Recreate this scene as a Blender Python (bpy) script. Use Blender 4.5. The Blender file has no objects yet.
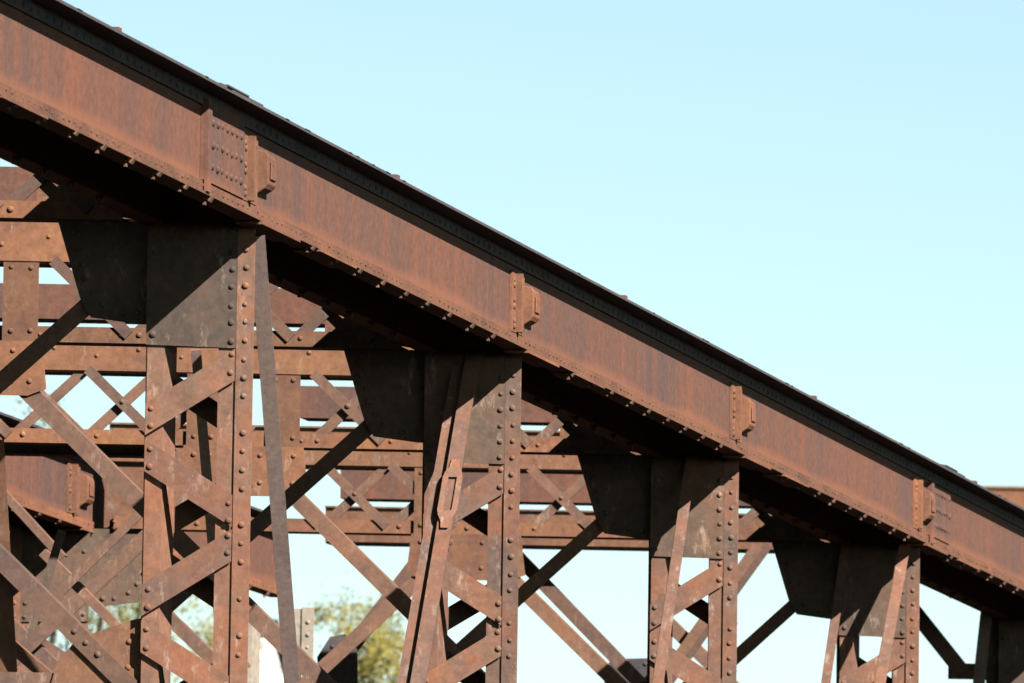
import bpy, math, random
from mathutils import Vector, Matrix
random.seed(7)
S = bpy.context.scene
C = S.collection
# ------------------------------------------------------------------ camera
F_PX = 9000.0
ROLL = 0.015
PITCH = math.atan(1122/9000)
Fw = Vector((0, math.cos(PITCH), math.sin(PITCH)))
R0 = Vector((1, 0, 0)); U0 = Vector((0, -math.sin(PITCH), math.cos(PITCH)))
Rt = R0*math.cos(ROLL) + U0*math.sin(ROLL)
Up = U0*math.cos(ROLL) - R0*math.sin(ROLL)
CAM = Vector((0, 0, 1.6))
cd = bpy.data.cameras.new('camera'); cam = bpy.data.objects.new('camera', cd); C.objects.link(cam)
cd.sensor_width = 36; cd.lens = F_PX*36/1024; cd.clip_start = 0.5; cd.clip_end = 8000
M = Matrix((Rt, Up, -Fw)).transposed().to_4x4(); M.translation = CAM
cd.dof.use_dof = True; cd.dof.focus_distance = 64; cd.dof.aperture_fstop = 6.3
cam.matrix_world = M; S.camera = cam

def ray(x, y):
    return Fw*F_PX + Rt*(x-512) - Up*(y-341.5)
def project(P):
    d = P-CAM; z = d.dot(Fw)
    return 512+F_PX*d.dot(Rt)/z, 341.5-F_PX*d.dot(Up)/z
# ------------------------------------------------------------------ viaduct frame: L along the track, T across it (bents are skewed), Z up
L = ray(2900, 1499.5); L.z = 0; L.normalize()
W = 1/150.0                              # one drawing unit in metres
E1 = CAM + ray(270, 225)*(60/F_PX)       # bottom outer edge of the near girder at the first bent
BAY = 60*.1118/L.dot(Fw)
def tslope(ty):
    T = Vector((-1, ty, 0)).normalized(); P = CAM+ray(350, 400)*(60/F_PX)
    a = project(P); b = project(P+T); return (b[1]-a[1])/(b[0]-a[0])
lo, hi = -.3, .3
for _ in range(50):
    mid = (lo+hi)/2
    if (tslope(mid)-.019)*(tslope(lo)-.019) <= 0: hi = mid
    else: lo = mid
T = Vector((-1, (lo+hi)/2, 0)).normalized()
Z = Vector((0, 0, 1))
def P3(u, v, h):                          # u in bays, v and h (down) in drawing units
    return E1 + L*(u*BAY) + T*(v*W) - Z*(h*W)
def solve(x, y, o, A, B):
    r = ray(x, y); m = Matrix((r, -A, -B)).transposed()
    k = m.inverted() @ (o-CAM); return k[1], k[2]
def at(x, y, u):                          # drawing coordinates of a point seen in the bent plane u
    a, b = solve(x, y, P3(u, 0, 0), T*W, -Z*W); return (a, b)
def atv(x, y, v):                         # ... in the lengthwise plane v
    a, b = solve(x, y, P3(0, v, 0), L*BAY, -Z*W); return (a, b)
HG = E1.z/W                                # h of the ground
GROUND_Z = 0.0
# ------------------------------------------------------------------ materials
def nd(nt, t, **k):
    n = nt.nodes.new(t)
    for a, b in k.items(): setattr(n, a, b)
    return n
def ramp(nt, stops):
    r = nd(nt, 'ShaderNodeValToRGB'); e = r.color_ramp.elements
    while len(e) < len(stops): e.new(.5)
    for i, (p, c) in enumerate(stops):
        e[i].position = p; e[i].color = (*c, 1) if len(c) == 3 else c
    return r
ALB = .51
def rust(name, c_dark, c_mid, c_hot, stretch=(1, 1, 1), scale=3.0, flecks=0.0, bump=.25, hot=.5, rough=.85, blot=(1, 1, 1), stain=False, mott=26):
    c_dark, c_mid, c_hot = [tuple(k*ALB for k in c) for c in (c_dark, c_mid, c_hot)]
    m = bpy.data.materials.new(name); m.use_nodes = True; nt = m.node_tree; lk = nt.links.new
    b = nt.nodes['Principled BSDF']
    tc = nd(nt, 'ShaderNodeTexCoord')
    oi = nd(nt, 'ShaderNodeObjectInfo'); rs = nd(nt, 'ShaderNodeMath', operation='MULTIPLY'); rs.inputs[1].default_value = 37.0; lk(oi.outputs['Random'], rs.inputs[0])
    of = nd(nt, 'ShaderNodeVectorMath', operation='ADD'); lk(tc.outputs['Object'], of.inputs[0]); lk(rs.outputs[0], of.inputs[1]); OB = of.outputs[0]
    mp = nd(nt, 'ShaderNodeMapping'); mp.inputs['Scale'].default_value = stretch
    lk(OB, mp.inputs[0])
    n1 = nd(nt, 'ShaderNodeTexNoise'); n1.inputs['Scale'].default_value = scale; n1.inputs['Detail'].default_value = 9; n1.inputs['Roughness'].default_value = .68
    lk(mp.outputs[0], n1.inputs['Vector'])
    r1 = ramp(nt, [(.3, c_dark), (.5, c_mid), (.5+.3*(1.2-hot), c_hot)]); lk(n1.outputs[0], r1.inputs[0])
    # blotches that have nothing to do with the streak direction
    n2 = nd(nt, 'ShaderNodeTexNoise'); n2.inputs['Scale'].default_value = 1.1; n2.inputs['Detail'].default_value = 6
    mb = nd(nt, 'ShaderNodeMapping'); mb.inputs['Scale'].default_value = blot; lk(OB, mb.inputs[0]); lk(mb.outputs[0], n2.inputs['Vector'])
    r2 = ramp(nt, [(.42, (0, 0, 0)), (.62, (1, 1, 1))]); lk(n2.outputs[0], r2.inputs[0])
    mx = nd(nt, 'ShaderNodeMixRGB'); mx.inputs[2].default_value = (*c_hot, 1)
    ml = nd(nt, 'ShaderNodeMath', operation='MULTIPLY'); ml.inputs[1].default_value = hot; lk(r2.outputs[0], ml.inputs[0])
    lk(ml.outputs[0], mx.inputs[0]); lk(r1.outputs[0], mx.inputs[1])
    n3 = nd(nt, 'ShaderNodeTexNoise'); n3.inputs['Scale'].default_value = mott; n3.inputs['Detail'].default_value = 8; n3.inputs['Roughness'].default_value = .75
    lk(OB, n3.inputs['Vector'])
    r3 = ramp(nt, [(.3, (.62, .62, .62)), (.7, (1.3, 1.3, 1.3))]); lk(n3.outputs[0], r3.inputs[0])
    mu = nd(nt, 'ShaderNodeMixRGB', blend_type='MULTIPLY'); mu.inputs[0].default_value = .8
    lk(mx.outputs[0], mu.inputs[1]); lk(r3.outputs[0], mu.inputs[2])
    out = mu.outputs[0]
    if stain:                                 # orange rust creeping up from the bottom flange (z = 0 is the girder's underside)
        sp = nd(nt, 'ShaderNodeSeparateXYZ'); lk(tc.outputs['Object'], sp.inputs[0])
        ad = nd(nt, 'ShaderNodeMath', operation='MULTIPLY_ADD'); lk(n2.outputs[0], ad.inputs[0]); ad.inputs[1].default_value = -.2; lk(sp.outputs[2], ad.inputs[2])
        r5 = ramp(nt, [(0.0, (.6, .6, .6)), (.07, (0, 0, 0))]); lk(ad.outputs[0], r5.inputs[0])
        m5 = nd(nt, 'ShaderNodeMixRGB'); m5.inputs[2].default_value = (.20, .08, .045, 1); lk(r5.outputs[0], m5.inputs[0]); lk(out, m5.inputs[1]); out = m5.outputs[0]
    if flecks:
        mp2 = nd(nt, 'ShaderNodeMapping'); mp2.inputs['Scale'].default_value = (1, 1, .35); lk(OB, mp2.inputs[0])
        n4 = nd(nt, 'ShaderNodeTexNoise'); n4.inputs['Scale'].default_value = 9; n4.inputs['Detail'].default_value = 10; n4.inputs['Roughness'].default_value = .8
        lk(mp2.outputs[0], n4.inputs['Vector'])
        r4 = ramp(nt, [(.56, (0, 0, 0)), (.66, (flecks,)*3)]); lk(n4.outputs[0], r4.inputs[0])
        m3 = nd(nt, 'ShaderNodeMixRGB'); m3.inputs[2].default_value = (.30, .23, .19, 1)
        lk(r4.outputs[0], m3.inputs[0]); lk(out, m3.inputs[1]); out = m3.outputs[0]
    tint = ramp(nt, [(0.0, (.80, .82, .86)), (.5, (1, 1, 1)), (1.0, (1.22, 1.12, 1.02))]); lk(oi.outputs['Random'], tint.inputs[0])
    if not stain:
        mt = nd(nt, 'ShaderNodeMixRGB', blend_type='MULTIPLY'); mt.inputs[0].default_value = 1; lk(out, mt.inputs[1]); lk(tint.outputs[0], mt.inputs[2]); out = mt.outputs[0]
    lk(out, b.inputs['Base Color'])
    b.inputs['Roughness'].default_value = rough; b.inputs['Specular IOR Level'].default_value = .2
    bp = nd(nt, 'ShaderNodeBump'); bp.inputs['Strength'].default_value = bump; bp.inputs['Distance'].default_value = .01
    lk(n3.outputs[0], bp.inputs['Height']); lk(bp.outputs[0], b.inputs['Normal'])
    return m
def plain(name, c, rough=.9):
    if name != 'white_painted_wall': c = tuple(k*ALB for k in c)
    m = bpy.data.materials.new(name); m.use_nodes = True; nt = m.node_tree; lk = nt.links.new
    b = nt.nodes['Principled BSDF']; b.inputs['Roughness'].default_value = rough; b.inputs['Specular IOR Level'].default_value = .15
    tc = nd(nt, 'ShaderNodeTexCoord'); n = nd(nt, 'ShaderNodeTexNoise'); n.inputs['Scale'].default_value = 4; n.inputs['Detail'].default_value = 7
    lk(tc.outputs['Object'], n.inputs['Vector'])
    r = ramp(nt, [(.3, tuple(k*.7 for k in c)), (.7, tuple(min(1, k*1.25) for k in c))]); lk(n.outputs[0], r.inputs[0]); lk(r.outputs[0], b.inputs['Base Color'])
    return m
M_WEB = rust('rusted_web_plate', (.14, .094, .088), (.20, .108, .086), (.31, .118, .066), stretch=(1.8, 1.8, .05), scale=2.6, hot=.36, bump=.12, blot=(.5, .5, .1), stain=True, mott=18)
M_FLG = rust('rusted_flange', (.17, .09, .065), (.29, .135, .085), (.38, .17, .095), scale=3, hot=.45)
M_TOP = rust('weathered_flange_and_plate_shade', (.075, .075, .09), (.12, .11, .125), (.16, .12, .12), scale=3, hot=.3)  # real tone of the flange; on the junction plates it replaces shade
M_COL = rust('rusted_column_steel', (.16, .12, .10), (.295, .178, .135), (.40, .165, .095), scale=3.5, flecks=.9, hot=.5, mott=15)
M_GUS = rust('grey_brown_gusset', (.115, .085, .07), (.185, .135, .108), (.25, .135, .09), scale=3.5, flecks=.7, mott=15, hot=.25)
M_TRU = rust('orange_rusted_truss', (.21, .115, .085), (.31, .15, .095), (.38, .19, .10), scale=3.2, hot=.55, flecks=.5, mott=16)
M_BRC = rust('brown_brace', (.16, .11, .09), (.25, .15, .115), (.33, .17, .105), scale=3, hot=.4, flecks=.5, mott=16)
M_GRY = rust('grey_painted_strut', (.29, .21, .185), (.42, .30, .26), (.46, .26, .17), scale=2, stretch=(1, 1, .3), hot=.25)
M_PALE = rust('pale_sunlit_paint', (.40, .34, .27), (.56, .50, .42), (.50, .36, .24), scale=3, hot=.3, mott=14)  # pale colour stands in for strong sunlight on the far column
M_TIE = plain('creosoted_timber', (.035, .028, .024))
M_CON = plain('concrete', (.38, .36, .33))
M_GRD = plain('dry_soil', (.05, .045, .035))
M_WHT = plain('white_painted_wall', (.82, .82, .80))
M_ROOF = plain('grey_roof', (.12, .12, .13))
M_BARK = plain('bark', (.11, .085, .06))
def leafmat(name, a, b_):
    m = bpy.data.materials.new(name); m.use_nodes = True; nt = m.node_tree; lk = nt.links.new
    b = nt.nodes['Principled BSDF']; b.inputs['Roughness'].default_value = .7
    g = nd(nt, 'ShaderNodeTexCoord'); n = nd(nt, 'ShaderNodeTexNoise'); n.inputs['Scale'].default_value = 1.6; n.inputs['Detail'].default_value = 5
    lk(g.outputs['Object'], n.inputs['Vector'])
    r = ramp(nt, [(.35, a), (.65, b_)]); lk(n.outputs[0], r.inputs[0]); lk(r.outputs[0], b.inputs['Base Color'])
    tr = nd(nt, 'ShaderNodeBsdfTranslucent'); lk(r.outputs[0], tr.inputs[0])
    ms = nd(nt, 'ShaderNodeMixShader'); ms.inputs[0].default_value = .3
    lk(b.outputs[0], ms.inputs[1]); lk(tr.outputs[0], ms.inputs[2]); lk(ms.outputs[0], nt.nodes['Material Output'].inputs[0])
    return m
M_LEAF = leafmat('olive_leaves', (.08, .09, .015), (.21, .20, .04))
M_LEAF2 = leafmat('yellowing_leaves', (.14, .12, .015), (.34, .29, .07))
# ------------------------------------------------------------------ mesh builder
RV = random.Random(99)
class MB:
    def __init__(s): s.v = []; s.f = []; s.sm = []
    def add(s, vs, fs, smooth=False):
        o = len(s.v); s.v += vs; s.f += [tuple(i+o for i in f) for f in fs]; s.sm += [smooth]*len(fs)
    def prism(s, a, b):                      # two matching rings of points
        n = len(a); fs = [tuple(range(n)), tuple(range(2*n-1, n-1, -1))]
        fs += [(i, i+n, (i+1) % n+n, (i+1) % n) for i in range(n)]
        s.add(list(a)+list(b), fs)
    def plate(s, poly, u, t, back=True):      # (v,h) outline in the bent plane; t metres thick going away
        s.prism([P3(u, *p) for p in poly], [P3(u, *p)+L*t for p in poly])
    def lplate(s, poly, v, t):                # (u,h) outline in the lengthwise plane; thickness t (drawing units) to the left
        s.prism([P3(p[0], v, p[1]) for p in poly], [P3(p[0], v+t, p[1]) for p in poly])
    def box(s, u0, u1, v0, v1, h0, h1):
        s.prism([P3(u0, v0, h0), P3(u0, v1, h0), P3(u0, v1, h1), P3(u0, v0, h1)],
                [P3(u1, v0, h0), P3(u1, v1, h0), P3(u1, v1, h1), P3(u1, v0, h1)])
    def bar(s, p, q, w, u, t):                # flat bar in the bent plane from p to q
        d = Vector((q[0]-p[0], q[1]-p[1])); n = Vector((-d.y, d.x)).normalized()*(w/2)
        s.plate([(p[0]+n.x, p[1]+n.y), (q[0]+n.x, q[1]+n.y), (q[0]-n.x, q[1]-n.y), (p[0]-n.x, p[1]-n.y)], u, t)
    def angle(s, p, q, w, u, t=.012, leg=.09):  # angle iron: flat leg facing us, outstanding leg along its upper edge going away
        s.bar(p, q, w, u, t)
        d = Vector((q[0]-p[0], q[1]-p[1])); n = Vector((-d.y, d.x)).normalized()
        if n.y > 0: n = -n
        k = n*(w/2-1)
        o = t/BAY
        s.bar((p[0]+k.x, p[1]+k.y), (q[0]+k.x, q[1]+k.y), 2, u+o, leg)
    def rod(s, A, B, wa, wb, side=None):      # rectangular strut between world points, wa/wb metres
        d = (B-A).normalized(); x = (side or Vector((1, 0, 0))); x = (x-d*x.dot(d)).normalized(); y = d.cross(x)
        x = x*wa/2; y = y*wb/2
        s.prism([A+x+y, A-x+y, A-x-y, A+x-y], [B+x+y, B-x+y, B-x-y, B+x-y])
    def rivet(s, Pw, N, r=.021):
        r *= RV.uniform(.82, 1.12); Pw = Pw+Vector((RV.uniform(-.004, .004), 0, RV.uniform(-.005, .005))); N = N.normalized(); a = N.cross(Z).normalized(); b = N.cross(a)
        vs = []; K = 8
        for rr, hh in ((1, 0), (.86, .45), (.45, .78)):
            for i in range(K):
                t = 2*math.pi*i/K; vs.append(Pw + (a*math.cos(t)+b*math.sin(t))*r*rr + N*r*.7*hh)
        vs.append(Pw+N*r*.62); fs = []
        for k in (0, 1):
            fs += [(k*K+i, k*K+(i+1) % K, (k+1)*K+(i+1) % K, (k+1)*K+i) for i in range(K)]
        fs += [(2*K+i, 2*K+(i+1) % K, 3*K) for i in range(K)]
        s.add(vs, fs, True)
    def rf(s, v, h, u, r=.021): s.rivet(P3(u, v, h), FRONT, r)
    def rr(s, u, v, h, r=.016): s.rivet(P3(u, v, h), RIGHT, r)
    def build(s, name, mat, parent=None, bevel=0):
        me = bpy.data.meshes.new(name)
        o = parent
        org = Vector((0, 0, 0))
        while o is not None:
            org = org + o.location; o = o.parent
        me.from_pydata([tuple(p-org) for p in s.v], [], s.f)
        me.polygons.foreach_set('use_smooth', s.sm)
        import bmesh
        bm = bmesh.new(); bm.from_mesh(me); bmesh.ops.recalc_face_normals(bm, faces=bm.faces); bm.to_mesh(me); bm.free()
        me.materials.append(mat); ob = bpy.data.objects.new(name, me); C.objects.link(ob)
        if parent: ob.parent = parent
        if bevel:
            md = ob.modifiers.new('bevel', 'BEVEL'); md.width = bevel; md.segments = 1; md.limit_method = 'ANGLE'
        return ob
FRONT = Vector((T.y, -T.x, 0)); FRONT = FRONT if FRONT.y < 0 else -FRONT
RIGHT = Vector((L.y, -L.x, 0)); RIGHT = RIGHT if RIGHT.x > 0 else -RIGHT
def tag(o, label=None, cat=None, group=None, kind=None):
    for k, x in (('label', label), ('category', cat), ('group', group), ('kind', kind)):
        if x: o[k] = x
    return o
def empty(name, loc):
    o = bpy.data.objects.new(name, None); o.empty_display_size = .3; o.location = loc; C.objects.link(o); return o
# ------------------------------------------------------------------ girders
U0_, U1_ = -1.6, 5.6
TOPH = -103.5
PITCHU = .0852
OFF2 = 1122
def girder(v0, label, near=True, seed=0, group=None, U1_=5.6):
    rnd = random.Random(seed)
    g = empty('plate_girder', P3(2, v0, 0)); tag(g, label, 'bridge girder', group)
    sg = 1 if near else -1                    # outward side: near girders show their right face
    def V(k): return v0 + (k if near else 118-k) - (0 if near else 0)
    base = v0
    w0 = base+6
    m = MB(); m.box(U0_, U1_, w0, w0+3, TOPH+2, -3); web = m.build('web', M_WEB, g)
    # bottom flange: angles, cover plate, rivets
    m = MB()
    m.box(U0_, U1_, base+3, w0-.3, -13, -2.4)           # vertical leg of the angle
    m.box(U0_, U1_, base, base+24, -2.4, 0)              # outstanding legs
    m.box(U0_, U1_, w0+3.3, w0+6, -13, -2.4)
    u = U0_
    while u < min(5.0, U1_-.03):
        m.rr(u, base+3, -8, .012); u += .0165
    m.build('bottom_flange', M_FLG, g)
    m = MB()
    m.box(U0_, U1_, base+3, w0-.3, TOPH+2, TOPH+16)
    m.box(U0_, U1_, w0+3.3, w0+6, TOPH+2, TOPH+16)
    m.box(U0_, U1_, base-21, base+34, TOPH, TOPH+2)
    m.box(U0_, U1_, base-19, base+32, TOPH-2, TOPH)
    for uu in ((-.22, 3.0) if near else ()): m.box(uu, uu+.14, base-15, base+27, TOPH-5.5, TOPH-2); m.box(uu+.02, uu+.09, base-16, base+20, TOPH-7, TOPH-5.5)
    u = U0_
    while u < min(5.0, U1_-.03):
        m.rr(u, base+3, TOPH+10, .020); u += .022
    if v0 == 0:
        for _ in range(26):
            uu = rnd.uniform(-.9, 4.2); a_ = rnd.uniform(.004, .02); hh = rnd.uniform(.3, 1.0)
            m.prism([P3(uu, base-20, TOPH-2), P3(uu, base-8, TOPH-2), P3(uu+a_*.4, base-10, TOPH-2-hh), P3(uu+a_*.3, base-18, TOPH-2-hh)],
                    [P3(uu+a_, base-20, TOPH-2), P3(uu+a_, base-8, TOPH-2), P3(uu+a_*.7, base-10, TOPH-2-hh), P3(uu+a_*.6, base-18, TOPH-2-hh)])
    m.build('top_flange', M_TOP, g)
    # hook clips under the flange, at every sleeper
    u = -1.3; k = 0
    while u < min(4.4, U1_-.03):
        if not any(abs(u-(n)) < .11 for n in range(-1, 6)):
            c = MB()
            j = rnd.uniform(-.004, .004)
            vv = base-1.5
            big = 1.0 if v0 in (0, OFF2) else 1.7; e = rnd.uniform(.8, 1.15)
            c.prism([P3(u+j, vv, 0), P3(u+j, vv+7.5*e, 0), P3(u+j, vv+3*e, 4.6*e*big)], [P3(u+j+.007, vv, 0), P3(u+j+.007, vv+7.5*e, 0), P3(u+j+.007, vv+3*e, 4.6*e*big)])
            c.box(u+j+.001, u+j+.002, vv+7.6, vv+8.4, 0, 5.2); c.box(u+j-.001, u+j+.003, vv+6.8, vv+9.3, 5.2, 7.6*e)
            c.build('flange_clip', M_BRC, g)
        u += PITCHU; k += 1
    return g, base, w0
def girder_fittings(g, base, w0, full=True):
    # splice plates with rivet rows
    for ua, ub in (((-.215, -.085), (3.0, 3.125)) if full else ()):
        m = MB(); m.lplate([(ua, -94 if ua < 0 else -84), (ub, -94 if ua < 0 else -84), (ub, -14), (ua, -14)], w0-4.5, 4.2)
        m.lplate([(ua, -94 if ua < 0 else -84), (ua+.012, -94 if ua < 0 else -84), (ua+.012, -2.6), (ua, -2.6)], w0-8, 3.3)
        for r in range(3):
            for c in range(7): m.rr(ua+.026+c*.0155, w0-4.5, -74+r*22, .025)
        m.build('splice_plate', M_WEB, g)
    for n in range(-1, 6 if full else 4):
        m = MB(); ua = n-.085
        m.lplate([(ua, -82), (ua+.05, -82), (ua+.05, -14), (ua, -14)], w0-3.2, 2.9)
        m.lplate([(ua+.018, -80), (ua+.024, -80), (ua+.024, -15), (ua+.018, -15)], w0-9, 5.7)
        for r in range(3):
            for q in (0, 1):
                m.rr(ua+.008, w0-3.2, -72+r*23+q*6, .024); m.rr(ua+.038, w0-3.2, -72+r*23+q*6, .024)
        st = m.build('stiffener_angle', M_FLG, g)
        m = MB(); ua = n-.030; vv = w0-12
        ring = [(-70, .3), (-66, 0), (-36, 0), (-30, .3)]
        m.prism([P3(ua, w0-.4, -72), P3(ua, vv+2, -70), P3(ua, vv, -65), P3(ua, vv, -38), P3(ua, vv+3, -33), P3(ua, w0-.4, -27)],
                [P3(ua+.028, w0-.4, -70), P3(ua+.028, vv+2, -68), P3(ua+.028, vv, -63), P3(ua+.028, vv, -38), P3(ua+.028, vv+3, -34), P3(ua+.028, w0-.4, -29)])
        m.box(ua+.005, ua+.022, vv-2, vv-.2, -60, -42)
        m.build('bracket', M_FLG, g, bevel=.01)
        for q0, q1, hh in ((-.03, .10, 3.4), (.17, .3, 2.6)):
            m = MB(); m.box(n+q0, n+q1, base-1.5, base+26, .4, hh); m.build('sole_plate', M_FLG, g)
GRP = 'rusty plate girders of the two tracks'
near = girder(0, 'long rusty near plate girder in full sun, sloping across the photo against the sky', True, 1, GRP)
girder_fittings(*near)
g2 = girder(107, 'shaded back girder directly behind the sunlit near girder, its underside a dark sawtooth', True, 2, GRP)
OFF2 = 1122
g3 = girder(OFF2, 'far track girder with sunlit streaked web seen at lower left behind the diagonal braces', True, 3, GRP, 3.9)
girder_fittings(*g3, full=False)
g4 = girder(OFF2+94, 'back girder of the far track, hidden behind the sunlit web at lower left', True, 4, GRP, 3.9)
# track decks
def deck(v0, label, U1_=5.6):
    d = empty('track_deck', P3(2, v0+59, TOPH)); tag(d, label, 'railway track', 'track decks')
    u = U0_+.03; n = 0
    while u < U1_-.1 and n < 100:
        m = MB(); m.box(u, u+.052, v0+12, v0+112, TOPH+4, TOPH+30); m.build('sleeper', M_TIE, d); u += .0745; n += 1
    m = MB(); m.box(U0_, U1_, v0+33, v0+90, TOPH-1, TOPH+3.5); m.build('deck_light_stop', M_TIE, d)  # unseen sheet added over the sleepers to block light leaks
    for vv in (v0+42, v0+78):
        m = MB(); m.box(U0_, U1_, vv-1, vv+1, TOPH-8, TOPH-3.2); m.box(U0_, U1_, vv-3.5, vv+3.5, TOPH-10, TOPH-8); m.box(U0_, U1_, vv-6, vv+6, TOPH-3.2, TOPH-1.2)
        m.build('rail', M_TOP, d)
deck(0, 'dark timber track deck lying between the two near girders above the black shade')
deck(OFF2, 'timber track deck of the far track above the girder at lower left', 3.9)
# ------------------------------------------------------------------ bents
GB = 'riveted trestle bents under the viaduct'
MID = 621
CH_D = .29                                   # depth of a laced column, metres
def column(root, u, mir, n, shade):
    def X(v): return v + 1098 if mir == 2 else (2*MID - v if mir else v)
    def pv(pts): return [(X(a), b) for a, b in pts]
    m = MB()
    rnd = random.Random(n*7+mir)
    bot = HG-25
    # left chord: front plate and inner leg; right chord: plate and angle
    m.plate(pv([(103, 20), (120, 20), (120, bot), (103, bot)]), u, .014)
    m.box(u+.0022, u+CH_D/BAY, X(103.2), X(106), 20, bot)
    m.plate([(X(a)+14, b) for a, b in [(103, 20), (120, 20), (120, bot), (103, bot)]], u+CH_D/BAY, .014)
    m.plate(pv([(15, 6), (49, 6), (49, bot), (15, bot)]), u, .014)
    m.plate(pv([(14, 4), (31, 4), (31, bot), (14, bot)]), u-.0022, .013)
    m.box(u+.0022, u+CH_D/BAY, X(46), X(48.8), 20, bot)
    m.plate([(X(a)+14, b) for a, b in [(17, 20), (46, 20), (46, bot), (17, bot)]], u+CH_D/BAY, .014)
    h = 25
    while h < 640:
        inlace = any(abs(h-(134+k*181/2)) < 24 for k in range(7))
        m.rf(X(22.5), h, u-.0022, .022)
        h += 18.5 if (h < 126 or inlace) else 37
    MC, MG = (M_PALE, M_PALE) if mir == 2 else (M_COL, M_GUS)
    col = m.build('laced_column', MC, root)
    # gusset at the head
    m = MB()
    m.plate(pv([(31.3, -1), (31.3, 125), (121, 123), (121, 4), (100, -1)]), u-.0022, .012)
    m.rf(X(114), 113, u-.0022, .024); m.rf(X(114), 30, u-.0022, .022)
    for k in range(6): m.rf(X(36.5), 28+18*k, u-.0022, .022)
    if mir != 2: m.build('gusset_plate', MG, col)
    # lacing front and back
    k = 0; h = 141
    while h < bot-60:
        a, b = ((30, h), (116, h+55)) if k % 2 == 0 else ((116, h+5), (30, h+58))
        a_, b_ = (a, b) if a[0] < b[0] else (b, a); sl_ = (b_[1]-a_[1])/(b_[0]-a_[0]); v1, v2 = 31.8, 119.6
        y1, y2 = a_[1]+sl_*(v1-a_[0]), a_[1]+sl_*(v2-a_[0]); hw = 16
        m = MB(); m.plate(pv([(v1, y1-hw), (v1, y1+hw), (v2, y2+hw), (v2, y2-hw)]), u-.004, .011)
        for q in (a, b):
            dy = -9 if q is a else 9
            m.rf(X(q[0]+(5 if q[0] < 60 else -2)), q[1]-9, u-.004, .023); m.rf(X(q[0]+(5 if q[0] < 60 else -2)), q[1]+9, u-.004, .023)
        m.build('lacing_bar', MC, col)
        m = MB(); a2, b2 = (a[0], a[1]+12), (b[0], b[1]+12)
        if h < 900:
            m.bar((X(146-a2[0]), a2[1]), (X(146-b2[0]), b2[1]), 22, u+(CH_D+.016)/BAY, .011); m.build('lacing_bar', MC, col)
        h += 90.5; k += 1
    # footing
    m = MB(); m.box(u-.04, u+CH_D/BAY+.05, X(2), X(134), HG-28, HG-20); m.build('base_plate', M_COL, col)
    m = MB(); m.box(u-.08, u+CH_D/BAY+.08, X(-18), X(156), HG-20, HG+15); m.build('concrete_footing', M_CON, col)
    return col
NAMES = ['nearest', 'second', 'third', 'fourth', 'fifth', 'sixth']
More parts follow.
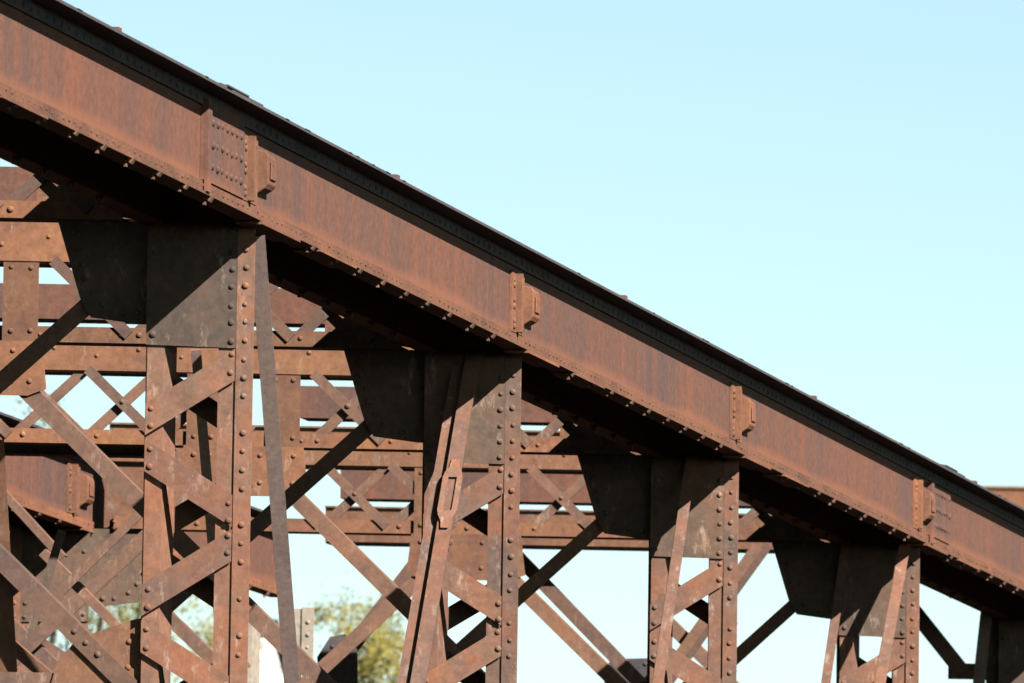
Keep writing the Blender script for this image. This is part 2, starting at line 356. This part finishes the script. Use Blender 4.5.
def bent(u, n, label):
    root = empty('trestle_bent', Vector((P3(u, MID, 0).x, P3(u, MID, 0).y, 0))); tag(root, label, 'trestle bent', GB)
    column(root, u, 0, n, 0); column(root, u, 1 if n < 5 else 2, n, 1)
    B = .06                                   # gusset plane slightly behind the column face
    for mir in ((0, 1) if n < 5 else (0,)):
        X = (lambda v: 2*MID-v) if mir else (lambda v: v)
        m = MB()
        ug = u+.012
        m.plate([(X(a), b) for a, b in ([(216, -2.5), (192, 76), (181, 95), (132, 101), (100, 101), (100, 21), (119, 8), (119, -2.5)] if n < 5 else [(146, -2.5), (142, 101), (100, 101), (100, 21), (119, 8), (119, -2.5)])], ug, .014)
        for a, b in (((199, 10), (196, 26), (191, 42), (180, 70), (170, 82), (150, 90), (135, 90), (188, 56)) if n < 5 else ((135, 20), (135, 50), (135, 80))): m.rf(X(a), b, ug, .024)
        m.build('corner_gusset', M_GUS, root)
        # X bracing, upper panel
        s = 465
        if n < 5: m = MB(); m.angle((X(178), 74), (X(560), 74+.93*382), 17, u+.018); m.build('diagonal_brace', M_BRC, root)
        m = MB()
        if not (mir and n == 5): m.angle((X(607), 12), (X(127), 12+.955*480), 19, u+.004)
        for k in range(3): m.rf(X(165+12*k), 434-11.4*k, u+.004, .023)
        m.build('diagonal_brace', M_BRC, root)
        # lower strut gussets
        m = MB(); m.plate([(X(a), b) for a, b in [(122, 396), (135, 399), (186, 418), (205, 440), (215, 476), (122, 500)]], u+.0075, .012)
        for a, b in ((150, 470), (170, 470), (190, 470), (135, 420), (135, 445), (135, 470)): m.rf(X(a), b, u+.0075, .022)
        m.build('strut_gusset', M_TRU, root)
        # lower panel
        m = MB(); m.angle((X(150), 500), (X(600), 500+.95*450), 17, u+.018); m.build('diagonal_brace', M_BRC, root)
        m = MB(); m.angle((X(600), 500), (X(150), 500+.95*450), 17, u+.004); m.build('diagonal_brace', M_BRC, root)
    m = MB(); m.box(u+.0105, u+.014, 122, 2*MID-122, 452, 474); m.box(u+.014, u+.045, 122, 2*MID-122, 452, 455)
    m.build('lower_strut', M_BRC, root)
    # lattice cross girder between the decks
    ut = u+.006
    m = MB()
    if n < 5: m.box(ut, ut+.0025, 150, 2*MID-150, -20.5, -3.0); m.box(ut+.0025, ut+.03, 150, 2*MID-150, -5.5, -3.0)   # bottom chord angle
    for k in range(11 if n < 5 else 0): 
        v = 270+90*k
        m.rf(v-8, -12, ut, .022)
        m.rf(v+12, -12, ut, .018)
    if n < 5: m.build('bottom_chord', M_TRU, root)
    m = MB()
    m.box(ut, ut+.003, 142, 2*MID-142, -142, -93); m.box(ut-.004, ut, 142, 2*MID-142, -144.4, -142)
    m.box(ut+.003, ut+.035, 142, 2*MID-142, -93, -90.5)
    for k in range(16): m.rf(232+52*k, -120+(k % 2)*8, ut, .02)
    m.build('top_beam', M_TRU, root)
    for k in range(10 if n < 5 else 0):
        c = 225+90*k + (6 if k > 4 else 0)
        if c > 1040: continue
        if abs(c-MID) < 60: continue
        for sg in (1, -1):
            m = MB(); du = .0035 if sg > 0 else -.0022
            m.bar((c-43*sg, -95+.5), (c+43*sg, -12), 12.5, ut+du, .010)
            if sg > 0: m.rf(c, -55, ut-.0022, .024)
            if c == 225 and sg < 0: pass
            m.build('lattice_bar', M_BRC, root)
    for a, b in (((135, 237), (2*MID-237, 2*MID-135)) if n < 5 else ()):
        m = MB(); m.plate([(a, -92), (b, -92), (b, -20), (a, -4)] if a < MID else [(a, -92), (b, -92), (b, -4), (a, -20)], ut+.0062, .012)
        m.build('end_post', M_TRU, root)
    for a, b in (((553, 592), (652, 691)) if n < 5 else ()):
        m = MB(); m.plate([(a, -91), (b, -91), (b, -3), (a, -3)], ut-.0045, .012)
        for hh in (-85, -14):
            m.rf(a+8, hh, ut-.0045, .022); m.rf(b-9, hh, ut-.0045, .022)
        m.build('mid_post', M_TRU, root)
    if n == 5: m = MB(); m.box(ut+.01, ut+.02, 160, 2*MID-160, -200, -157); m.box(ut+.02, ut+.05, 160, 2*MID-160, -160, -157); m.build('walkway_beam', M_WEB, root); return root
    m = MB(); m.plate([(548, -3), (694, -3), (700, 50), (680, 58), (562, 58), (542, 50)], ut-.0045, .012)
    for a in (560, 580, 600, 642, 662, 682): m.rf(a, 8, ut-.0045, .022); m.rf(a, 42, ut-.0045, .022)
    m.build('mid_gusset', M_TRU, root)
    # deck-level walkway beam
    vw = 850 if n == 4 else 2*MID-160
    m = MB(); m.box(ut+.01, ut+.02, 160, vw, -200, -157); m.box(ut+.02, ut+.05, 160, vw, -160, -157); m.build('walkway_beam', M_WEB, root)
    if n == 3:
        a = at(-30, 442, u+.12); b = at(150, 461, u+.12)
        m = MB(); m.box(u+.12, u+.123, b[0], a[0], a[1]-2, b[1]-4); m.box(u+.09, u+.12, b[0], a[0], b[1]-5.5, b[1]-3)
        m.build('ledger_beam', M_TRU, root)
    return root
LAB = ['nearest trestle bent with the widest laced column, standing at left under the girder',
       'second trestle bent from the left, its laced column behind the rod with a turnbuckle',
       'third trestle bent from the left, laced column with white flecked lower lacing against the sky',
       'fourth trestle bent from the left with big dark corner gusset outlined against the sky',
       'last trestle bent at the right edge, grey gusset in deep shade']
for n in range(5): 
    bent(n, n+1, LAB[n])
# ------------------------------------------------------------------ lengthwise struts and rods
GS = 'lengthwise struts between the bents'
def strut(name, x0, y0, x1, y1, v, wpx, label, mat=M_GRY, turn=None, deep=.10, ext=1.0):
    u0, h0 = atv(x0, y0, v); u1, h1 = atv(x1, y1, v)
    k = (HG-20-h0)/(h1-h0)*ext
    A = P3(u0, v, h0); Bq = A+(P3(u1, v, h1)-A)*k
    sc = A.y/60*W
    root = empty(name, Bq); tag(root, label, 'steel strut', GS)
    m = MB()
    if turn is None:
        m.rod(A, Bq, wpx*sc, .014, Vector((1, 0, 0)))
        d = (Bq-A).normalized()
        off = Vector((-1, 0, 0))*(wpx*sc/2-.007)+Vector((0, 1, 0))*deep/2
        m.rod(A+off+Vector((0, .009, 0)), Bq+off+Vector((0, .009, 0)), .014, deep, Vector((1, 0, 0)))
        m.build('flange_plate', mat, root)
    else:
        m.rod(A, Bq, wpx*.62*sc, .05, Vector((1, 0, 0))); m.build('rod', mat, root)
        m = MB(); off = Vector((-wpx*.55*sc, .05, 0))
        m.rod(A+off, Bq+off*1.3, wpx*.5*sc, .04, Vector((1, 0, 0))); m.build('rod', mat, root)
        t0, t1 = turn; ax = (P3(u1, v, h1)-A); 
        d = ax.normalized(); X = Vector((1, 0, 0)); 
        a = A+ax*t0; b = A+ax*t1; front = Vector((0, -.05, 0)); r = wpx*.42*sc
        m = MB()
        prof = [(-.30, .38), (-.13, .5), (0, .85), (.12, 1), (.88, 1), (1.0, .85), (1.13, .5), (1.3, .38)]
        Ln = (b-a).length; outer = [a+d*(t*Ln)+X*(r*.98*w_) for t, w_ in prof]+[a+d*(t*Ln)-X*(r*.98*w_) for t, w_ in reversed(prof)]
        outer = [p_+front for p_ in outer]
        inner = []
        for t, w_ in prof: inner.append(a+front+d*(min(.9, max(.12, t))*Ln)+X*(r*.42*(1 if .1 < t < .9 else .6)))
        for t, w_ in reversed(prof): inner.append(a+front+d*(min(.9, max(.12, t))*Ln)-X*(r*.42*(1 if .1 < t < .9 else .6)))
        n_ = len(outer); D = Vector((0, .07, 0)); q_ = outer+inner+[p_+D for p_ in outer]+[p_+D for p_ in inner]; fs = []
        for k_ in range(n_):
            l_ = (k_+1) % n_
            fs += [(k_, l_, n_+l_, n_+k_), (2*n_+k_, 3*n_+k_, 3*n_+l_, 2*n_+l_), (k_, 2*n_+k_, 2*n_+l_, l_), (n_+k_, n_+l_, 3*n_+l_, 3*n_+k_)]
        m.add(q_, fs)
        m.build('turnbuckle', M_COL, root)
    return root
strut('steel_strut', 257, 236, 292, 683, 12, 16, 'grey weathered strut leaning right beside the nearest laced column', ext=1)
strut('tie_rod', 474, 352, 418, 683, 68, 24, 'rusty double tie rod with an open turnbuckle in front of the second column', M_COL, turn=(.37, .50))
strut('steel_strut', 692, 455, 658, 683, 70, 11, 'slim brown strut leaning left in front of the third column', M_COL)
strut('steel_strut', 906, 540, 880, 683, 28, 11, 'grey strut ending in a jagged top on the fourth column', M_COL)
strut('steel_strut', 846, 545, 826, 683, 112, 9, 'narrow strut standing against the sky just left of the fourth column', M_COL)
strut('steel_strut', 988, 600, 979, 683, 130, 12, 'shaded strut left of the last column at the right edge', M_GRY)
strut('steel_strut', 196, 350, 214, 560, 300, 10, 'thin shaded strut seen through the lacing of the nearest column', M_GRY)
strut('steel_strut', -6, 440, 8, 683, 268, 20, 'broad sunlit strut cut off by the left edge of the photo', M_TRU)
# ------------------------------------------------------------------ extra braces between the frames
GX = 'loose diagonal braces behind the bents'
def xbrace(x0, y0, x1, y1, u, w, label, mat=M_BRC):
    a = at(x0, y0, u); b = at(x1, y1, u); p = P3(u, *b)
    m = MB(); sc = 1/(1+u*.1118)
    m.angle(a, b, w/sc, u, leg=.07); o = m.build('diagonal_brace', mat, None)
    # origin at its lower end
    for vt in o.data.vertices: vt.co -= p
    o.location = p; tag(o, label, 'steel brace', GX); return o
xbrace(470, 508, 640, 684, 3.06, 13, 'upper of two parallel sunlit braces sloping down right between second and third columns')
xbrace(768, 545, 640, 722, 3.97, 9, 'sunlit brace rising right to the beam end between third and fourth columns')
xbrace(757, 547, 632, 722, 3.96, 11, 'second sunlit brace just left of its twin between third and fourth columns')
xbrace(414, 566, 340, 662, 3.3, 15, 'orange mottled brace sloping down left behind the second column')
xbrace(-2, 488, 62, 558, 2.5, 8, 'thin light brown brace crossing the shade below the far girder at lower left')
xbrace(42, 552, 138, 648, 1.5, 9, 'slim brown brace falling right across the rivetted plates at lower left')
xbrace(28, 640, 62, 530, 1.2, 8, 'steep narrow brace just right of the broad strut at the left edge', M_GUS)
xbrace(10, 645, 80, 705, .3, 12, 'short orange brace in the bottom left corner', M_TRU)
xbrace(903, 598, 962, 672, 4.0, 15, 'black shaded brace right of the fourth column against the sky')
xbrace(150, 503, 60, 592, 1.45, 9, 'slim brown brace rising right across the rivetted plates at lower left')
xbrace(948, 671, 1000, 672, 4.03, 16, 'black level strut at lower right between fourth and last columns')
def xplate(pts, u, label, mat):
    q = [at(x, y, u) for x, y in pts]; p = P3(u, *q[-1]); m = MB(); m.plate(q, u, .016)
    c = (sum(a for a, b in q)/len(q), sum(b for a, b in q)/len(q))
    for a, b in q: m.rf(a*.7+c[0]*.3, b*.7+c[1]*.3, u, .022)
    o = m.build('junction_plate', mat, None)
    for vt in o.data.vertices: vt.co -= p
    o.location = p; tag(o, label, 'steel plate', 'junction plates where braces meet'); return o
xplate([(317, 657), (330, 637), (345, 634), (357, 650), (358, 720), (322, 720)], 3.25, 'junction plate coloured dark for shade, where orange braces meet left of the second column', M_TOP)  # shade is put into this plate's dark colour
xplate([(604, 668), (612, 659), (650, 658), (668, 659), (668, 710), (604, 710)], 4.1, 'junction plate coloured dark for shade, at the foot of the twin braces beside the third column', M_TOP)  # dark colour replaces shade on this plate too
# ------------------------------------------------------------------ setting
def sheet(name, z, half, mat):
    me = bpy.data.meshes.new(name); me.from_pydata([(-half, -half, z), (half, -half, z), (half, half, z), (-half, half, z)], [], [(0, 1, 2, 3)])
    me.materials.append(mat); o = bpy.data.objects.new(name, me); C.objects.link(o); o['kind'] = 'structure'; return o
sheet('ground', 0, 4000, M_GRD)
def wall_box(name, mat, root, x0, x1, y0, y1, z0, z1):
    m = MB(); m.prism([Vector((x0, y0, z0)), Vector((x1, y0, z0)), Vector((x1, y1, z0)), Vector((x0, y1, z0))],
                      [Vector((x0, y0, z1)), Vector((x1, y0, z1)), Vector((x1, y1, z1)), Vector((x0, y1, z1))])
    return m.build(name, mat, root)
def pxw(x, y, dist):
    r = ray(x, y); return CAM + r*(dist/r.y)
# white building behind
p = pxw(243, 628, 210); q = pxw(272, 628, 210)
b = empty('white_building', Vector(((p.x+q.x)/2, 210, 0))); tag(b, 'tall white wall of a building glimpsed low beside the nearest column', 'building')
wall_box('wall', M_WHT, b, p.x, q.x, 210, 222, 0, p.z)
wall_box('roof', M_ROOF, b, p.x-.15, q.x+.15, 209.8, 222.2, p.z, p.z+.2)
for zz in (3, 7, 11):
    wall_box('window', M_ROOF, b, p.x+.15, q.x-.2, 209.94, 210.05, zz, zz+1.2)
# trees
def tree(px, ytop, dist, width, seed, label, mat, nleaf=16000):
    rnd = random.Random(seed)
    top = pxw(px, ytop, dist); base = Vector((top.x, top.y, 0)); H = top.z
    root = empty('tree', base); tag(root, label, 'tree', 'trees beyond the viaduct')
    m = MB()
    def limb(A, B, ra, rb, k=7):
        d = (B-A).normalized(); x = d.orthogonal().normalized(); y = d.cross(x)
        r1 = [A+(x*math.cos(t)+y*math.sin(t))*ra for t in [2*math.pi*i/k for i in range(k)]]
        r2 = [B+(x*math.cos(t)+y*math.sin(t))*rb for t in [2*math.pi*i/k for i in range(k)]]
        m.prism(r1, r2)
    fork = base+Vector((rnd.uniform(-.3, .3), 0, H*.4)); limb(base, fork, .35, .24)
    tips = []
    for i in range(11):
        a = rnd.uniform(0, 6.28); r = rnd.uniform(.3, 1)*width*.42
        e = base+Vector((math.cos(a)*r, math.sin(a)*r, H*rnd.uniform(.55, .93) - .25*r)); limb(fork, e, .14, .04, 5); tips.append(e)
        for j in range(3):
            a2 = rnd.uniform(0, 6.28); e2 = e+Vector((math.cos(a2)*width*.14, math.sin(a2)*width*.14, rnd.uniform(.2, 1.4))); 
            if e2.z > H-.3: e2.z = H-.3-rnd.random()
            limb(e, e2, .045, .015, 4); tips.append(e2)
    m.build('trunk', M_BARK, root)
    m = MB(); cl = []
    for t in tips:
        for j in range(3): cl.append((t+Vector([rnd.gauss(0, .45*width/6) for _ in range(3)]), rnd.uniform(.3, .75)*width/6))
    cl.append((Vector((top.x, top.y, H-.4)), .35))
    for i in range(nleaf):
        c, r = rnd.choice(cl); o = Vector([rnd.gauss(0, .5) for _ in range(3)])*r*1.2; P = c+o
        s_ = rnd.uniform(.03, .065); a = Vector([rnd.uniform(-1, 1) for _ in range(3)]).normalized(); bb = a.orthogonal().normalized()
        m.add([P-a*s_, P+bb*s_*.5, P+a*s_, P-bb*s_*.5], [(0, 1, 2, 3)])
    me = bpy.data.meshes.new('crown'); me.from_pydata([tuple(v-base) for v in m.v], [], m.f); me.materials.append(mat)
    o = bpy.data.objects.new('crown', me); C.objects.link(o); o.parent = root
tree(40, 392, 175, 5.6, 3, 'tallest olive green tree, its top showing through the lattice at the left edge', M_LEAF, 24000)
tree(105, 470, 185, 5, 4, 'leafy tree seen in small gaps beside the bright riveted plates at lower left', M_LEAF, 20000)
tree(345, 598, 180, 3.6, 5, 'sparse pale tree top under the crossing braces at lower centre', M_LEAF2, 22000)
tree(388, 628, 170, 4.2, 6, 'bushy yellow green tree left of the second column at the bottom', M_LEAF2, 45000)
tree(190, 585, 190, 4, 8, 'yellowish tree seen through the lower lacing of the nearest column', M_LEAF2, 18000)
# distant girder over the right edge
rootp = pxw(1030, 500, 150)
d = empty('distant_girder_span', Vector((rootp.x, rootp.y, 0))); tag(d, 'distant brown girder rising just above the near girder at the right edge', 'bridge girder')
a = pxw(975, 486, 150); c_ = pxw(1120, 489, 150)
def seg(name, z0, z1, yy, th, mat):
    m = MB(); m.prism([Vector((a.x, yy, z0)), Vector((c_.x+3, yy, z0)), Vector((c_.x+3, yy, z1)), Vector((a.x, yy, z1))],
                      [Vector((a.x, yy+th, z0)), Vector((c_.x+3, yy+th, z0)), Vector((c_.x+3, yy+th, z1)), Vector((a.x, yy+th, z1))]); m.build(name, mat, d)
seg('web', a.z-1.2, a.z-.04, 150, .04, M_TRU); seg('top_flange', a.z-.04, a.z, 149.97, .12, M_TRU); seg('bottom_flange', a.z-1.24, a.z-1.2, 149.85, .34, M_TRU)
for xx in (c_.x-1.0, c_.x+2.5):
    m = MB(); m.prism([Vector((xx-.2, 149.8, 0)), Vector((xx+.2, 149.8, 0)), Vector((xx+.2, 150.2, 0)), Vector((xx-.2, 150.2, 0))],
                      [Vector((xx-.2, 149.8, a.z-1.25)), Vector((xx+.2, 149.8, a.z-1.25)), Vector((xx+.2, 150.2, a.z-1.25)), Vector((xx-.2, 150.2, a.z-1.25))]); m.build('post', M_COL, d)
# ------------------------------------------------------------------ light
sd = (L*.85 + T*1.0 - Z*.93).normalized()        # direction the sunlight travels
sl = bpy.data.lights.new('sun', 'SUN'); sl.energy = 5.0; sl.angle = math.radians(.5); sl.color = (1, .94, .86)
so = bpy.data.objects.new('sun', sl); C.objects.link(so); so.rotation_euler = sd.to_track_quat('-Z', 'Y').to_euler()
w = bpy.data.worlds.new('World'); S.world = w; w.use_nodes = True; nt = w.node_tree
sky = nt.nodes.new('ShaderNodeTexSky'); sky.sky_type = 'NISHITA'; sky.sun_disc = False
to = -sd; sky.sun_elevation = math.asin(to.z); sky.sun_rotation = math.atan2(to.x, to.y)
tcw = nt.nodes.new('ShaderNodeTexCoord'); sx = nt.nodes.new('ShaderNodeSeparateXYZ'); nt.links.new(tcw.outputs['Generated'], sx.inputs[0])
mr = nt.nodes.new('ShaderNodeValToRGB'); nt.links.new(sx.outputs[2], mr.inputs[0])
mr.color_ramp.elements[0].position = .19; mr.color_ramp.elements[0].color = (1, 1, 1, 1)
mr.color_ramp.elements[1].position = .27; mr.color_ramp.elements[1].color = (.02, .022, .03, 1)
mw = nt.nodes.new('ShaderNodeMixRGB'); mw.blend_type = 'MULTIPLY'; mw.inputs[0].default_value = 1
nt.links.new(sky.outputs[0], mw.inputs[1]); nt.links.new(mr.outputs[0], mw.inputs[2])
tn = nt.nodes.new('ShaderNodeMixRGB'); tn.blend_type = 'MULTIPLY'; tn.inputs[0].default_value = 1; tn.inputs[2].default_value = (1.42, 1.42, 1.20, 1)
nt.links.new(mw.outputs[0], tn.inputs[1])
sky.air_density = 1.0; sky.dust_density = .3; sky.ozone_density = 2.0
bg = nt.nodes['Background']; nt.links.new(tn.outputs[0], bg.inputs[0]); bg.inputs[1].default_value = .05
S.view_settings.view_transform = 'Standard'; S.view_settings.look = 'None'; S.view_settings.exposure = 1.4; S.view_settings.gamma = 1
S.render.engine = 'CYCLES'
S.cycles.max_bounces = 4; S.cycles.diffuse_bounces = 0
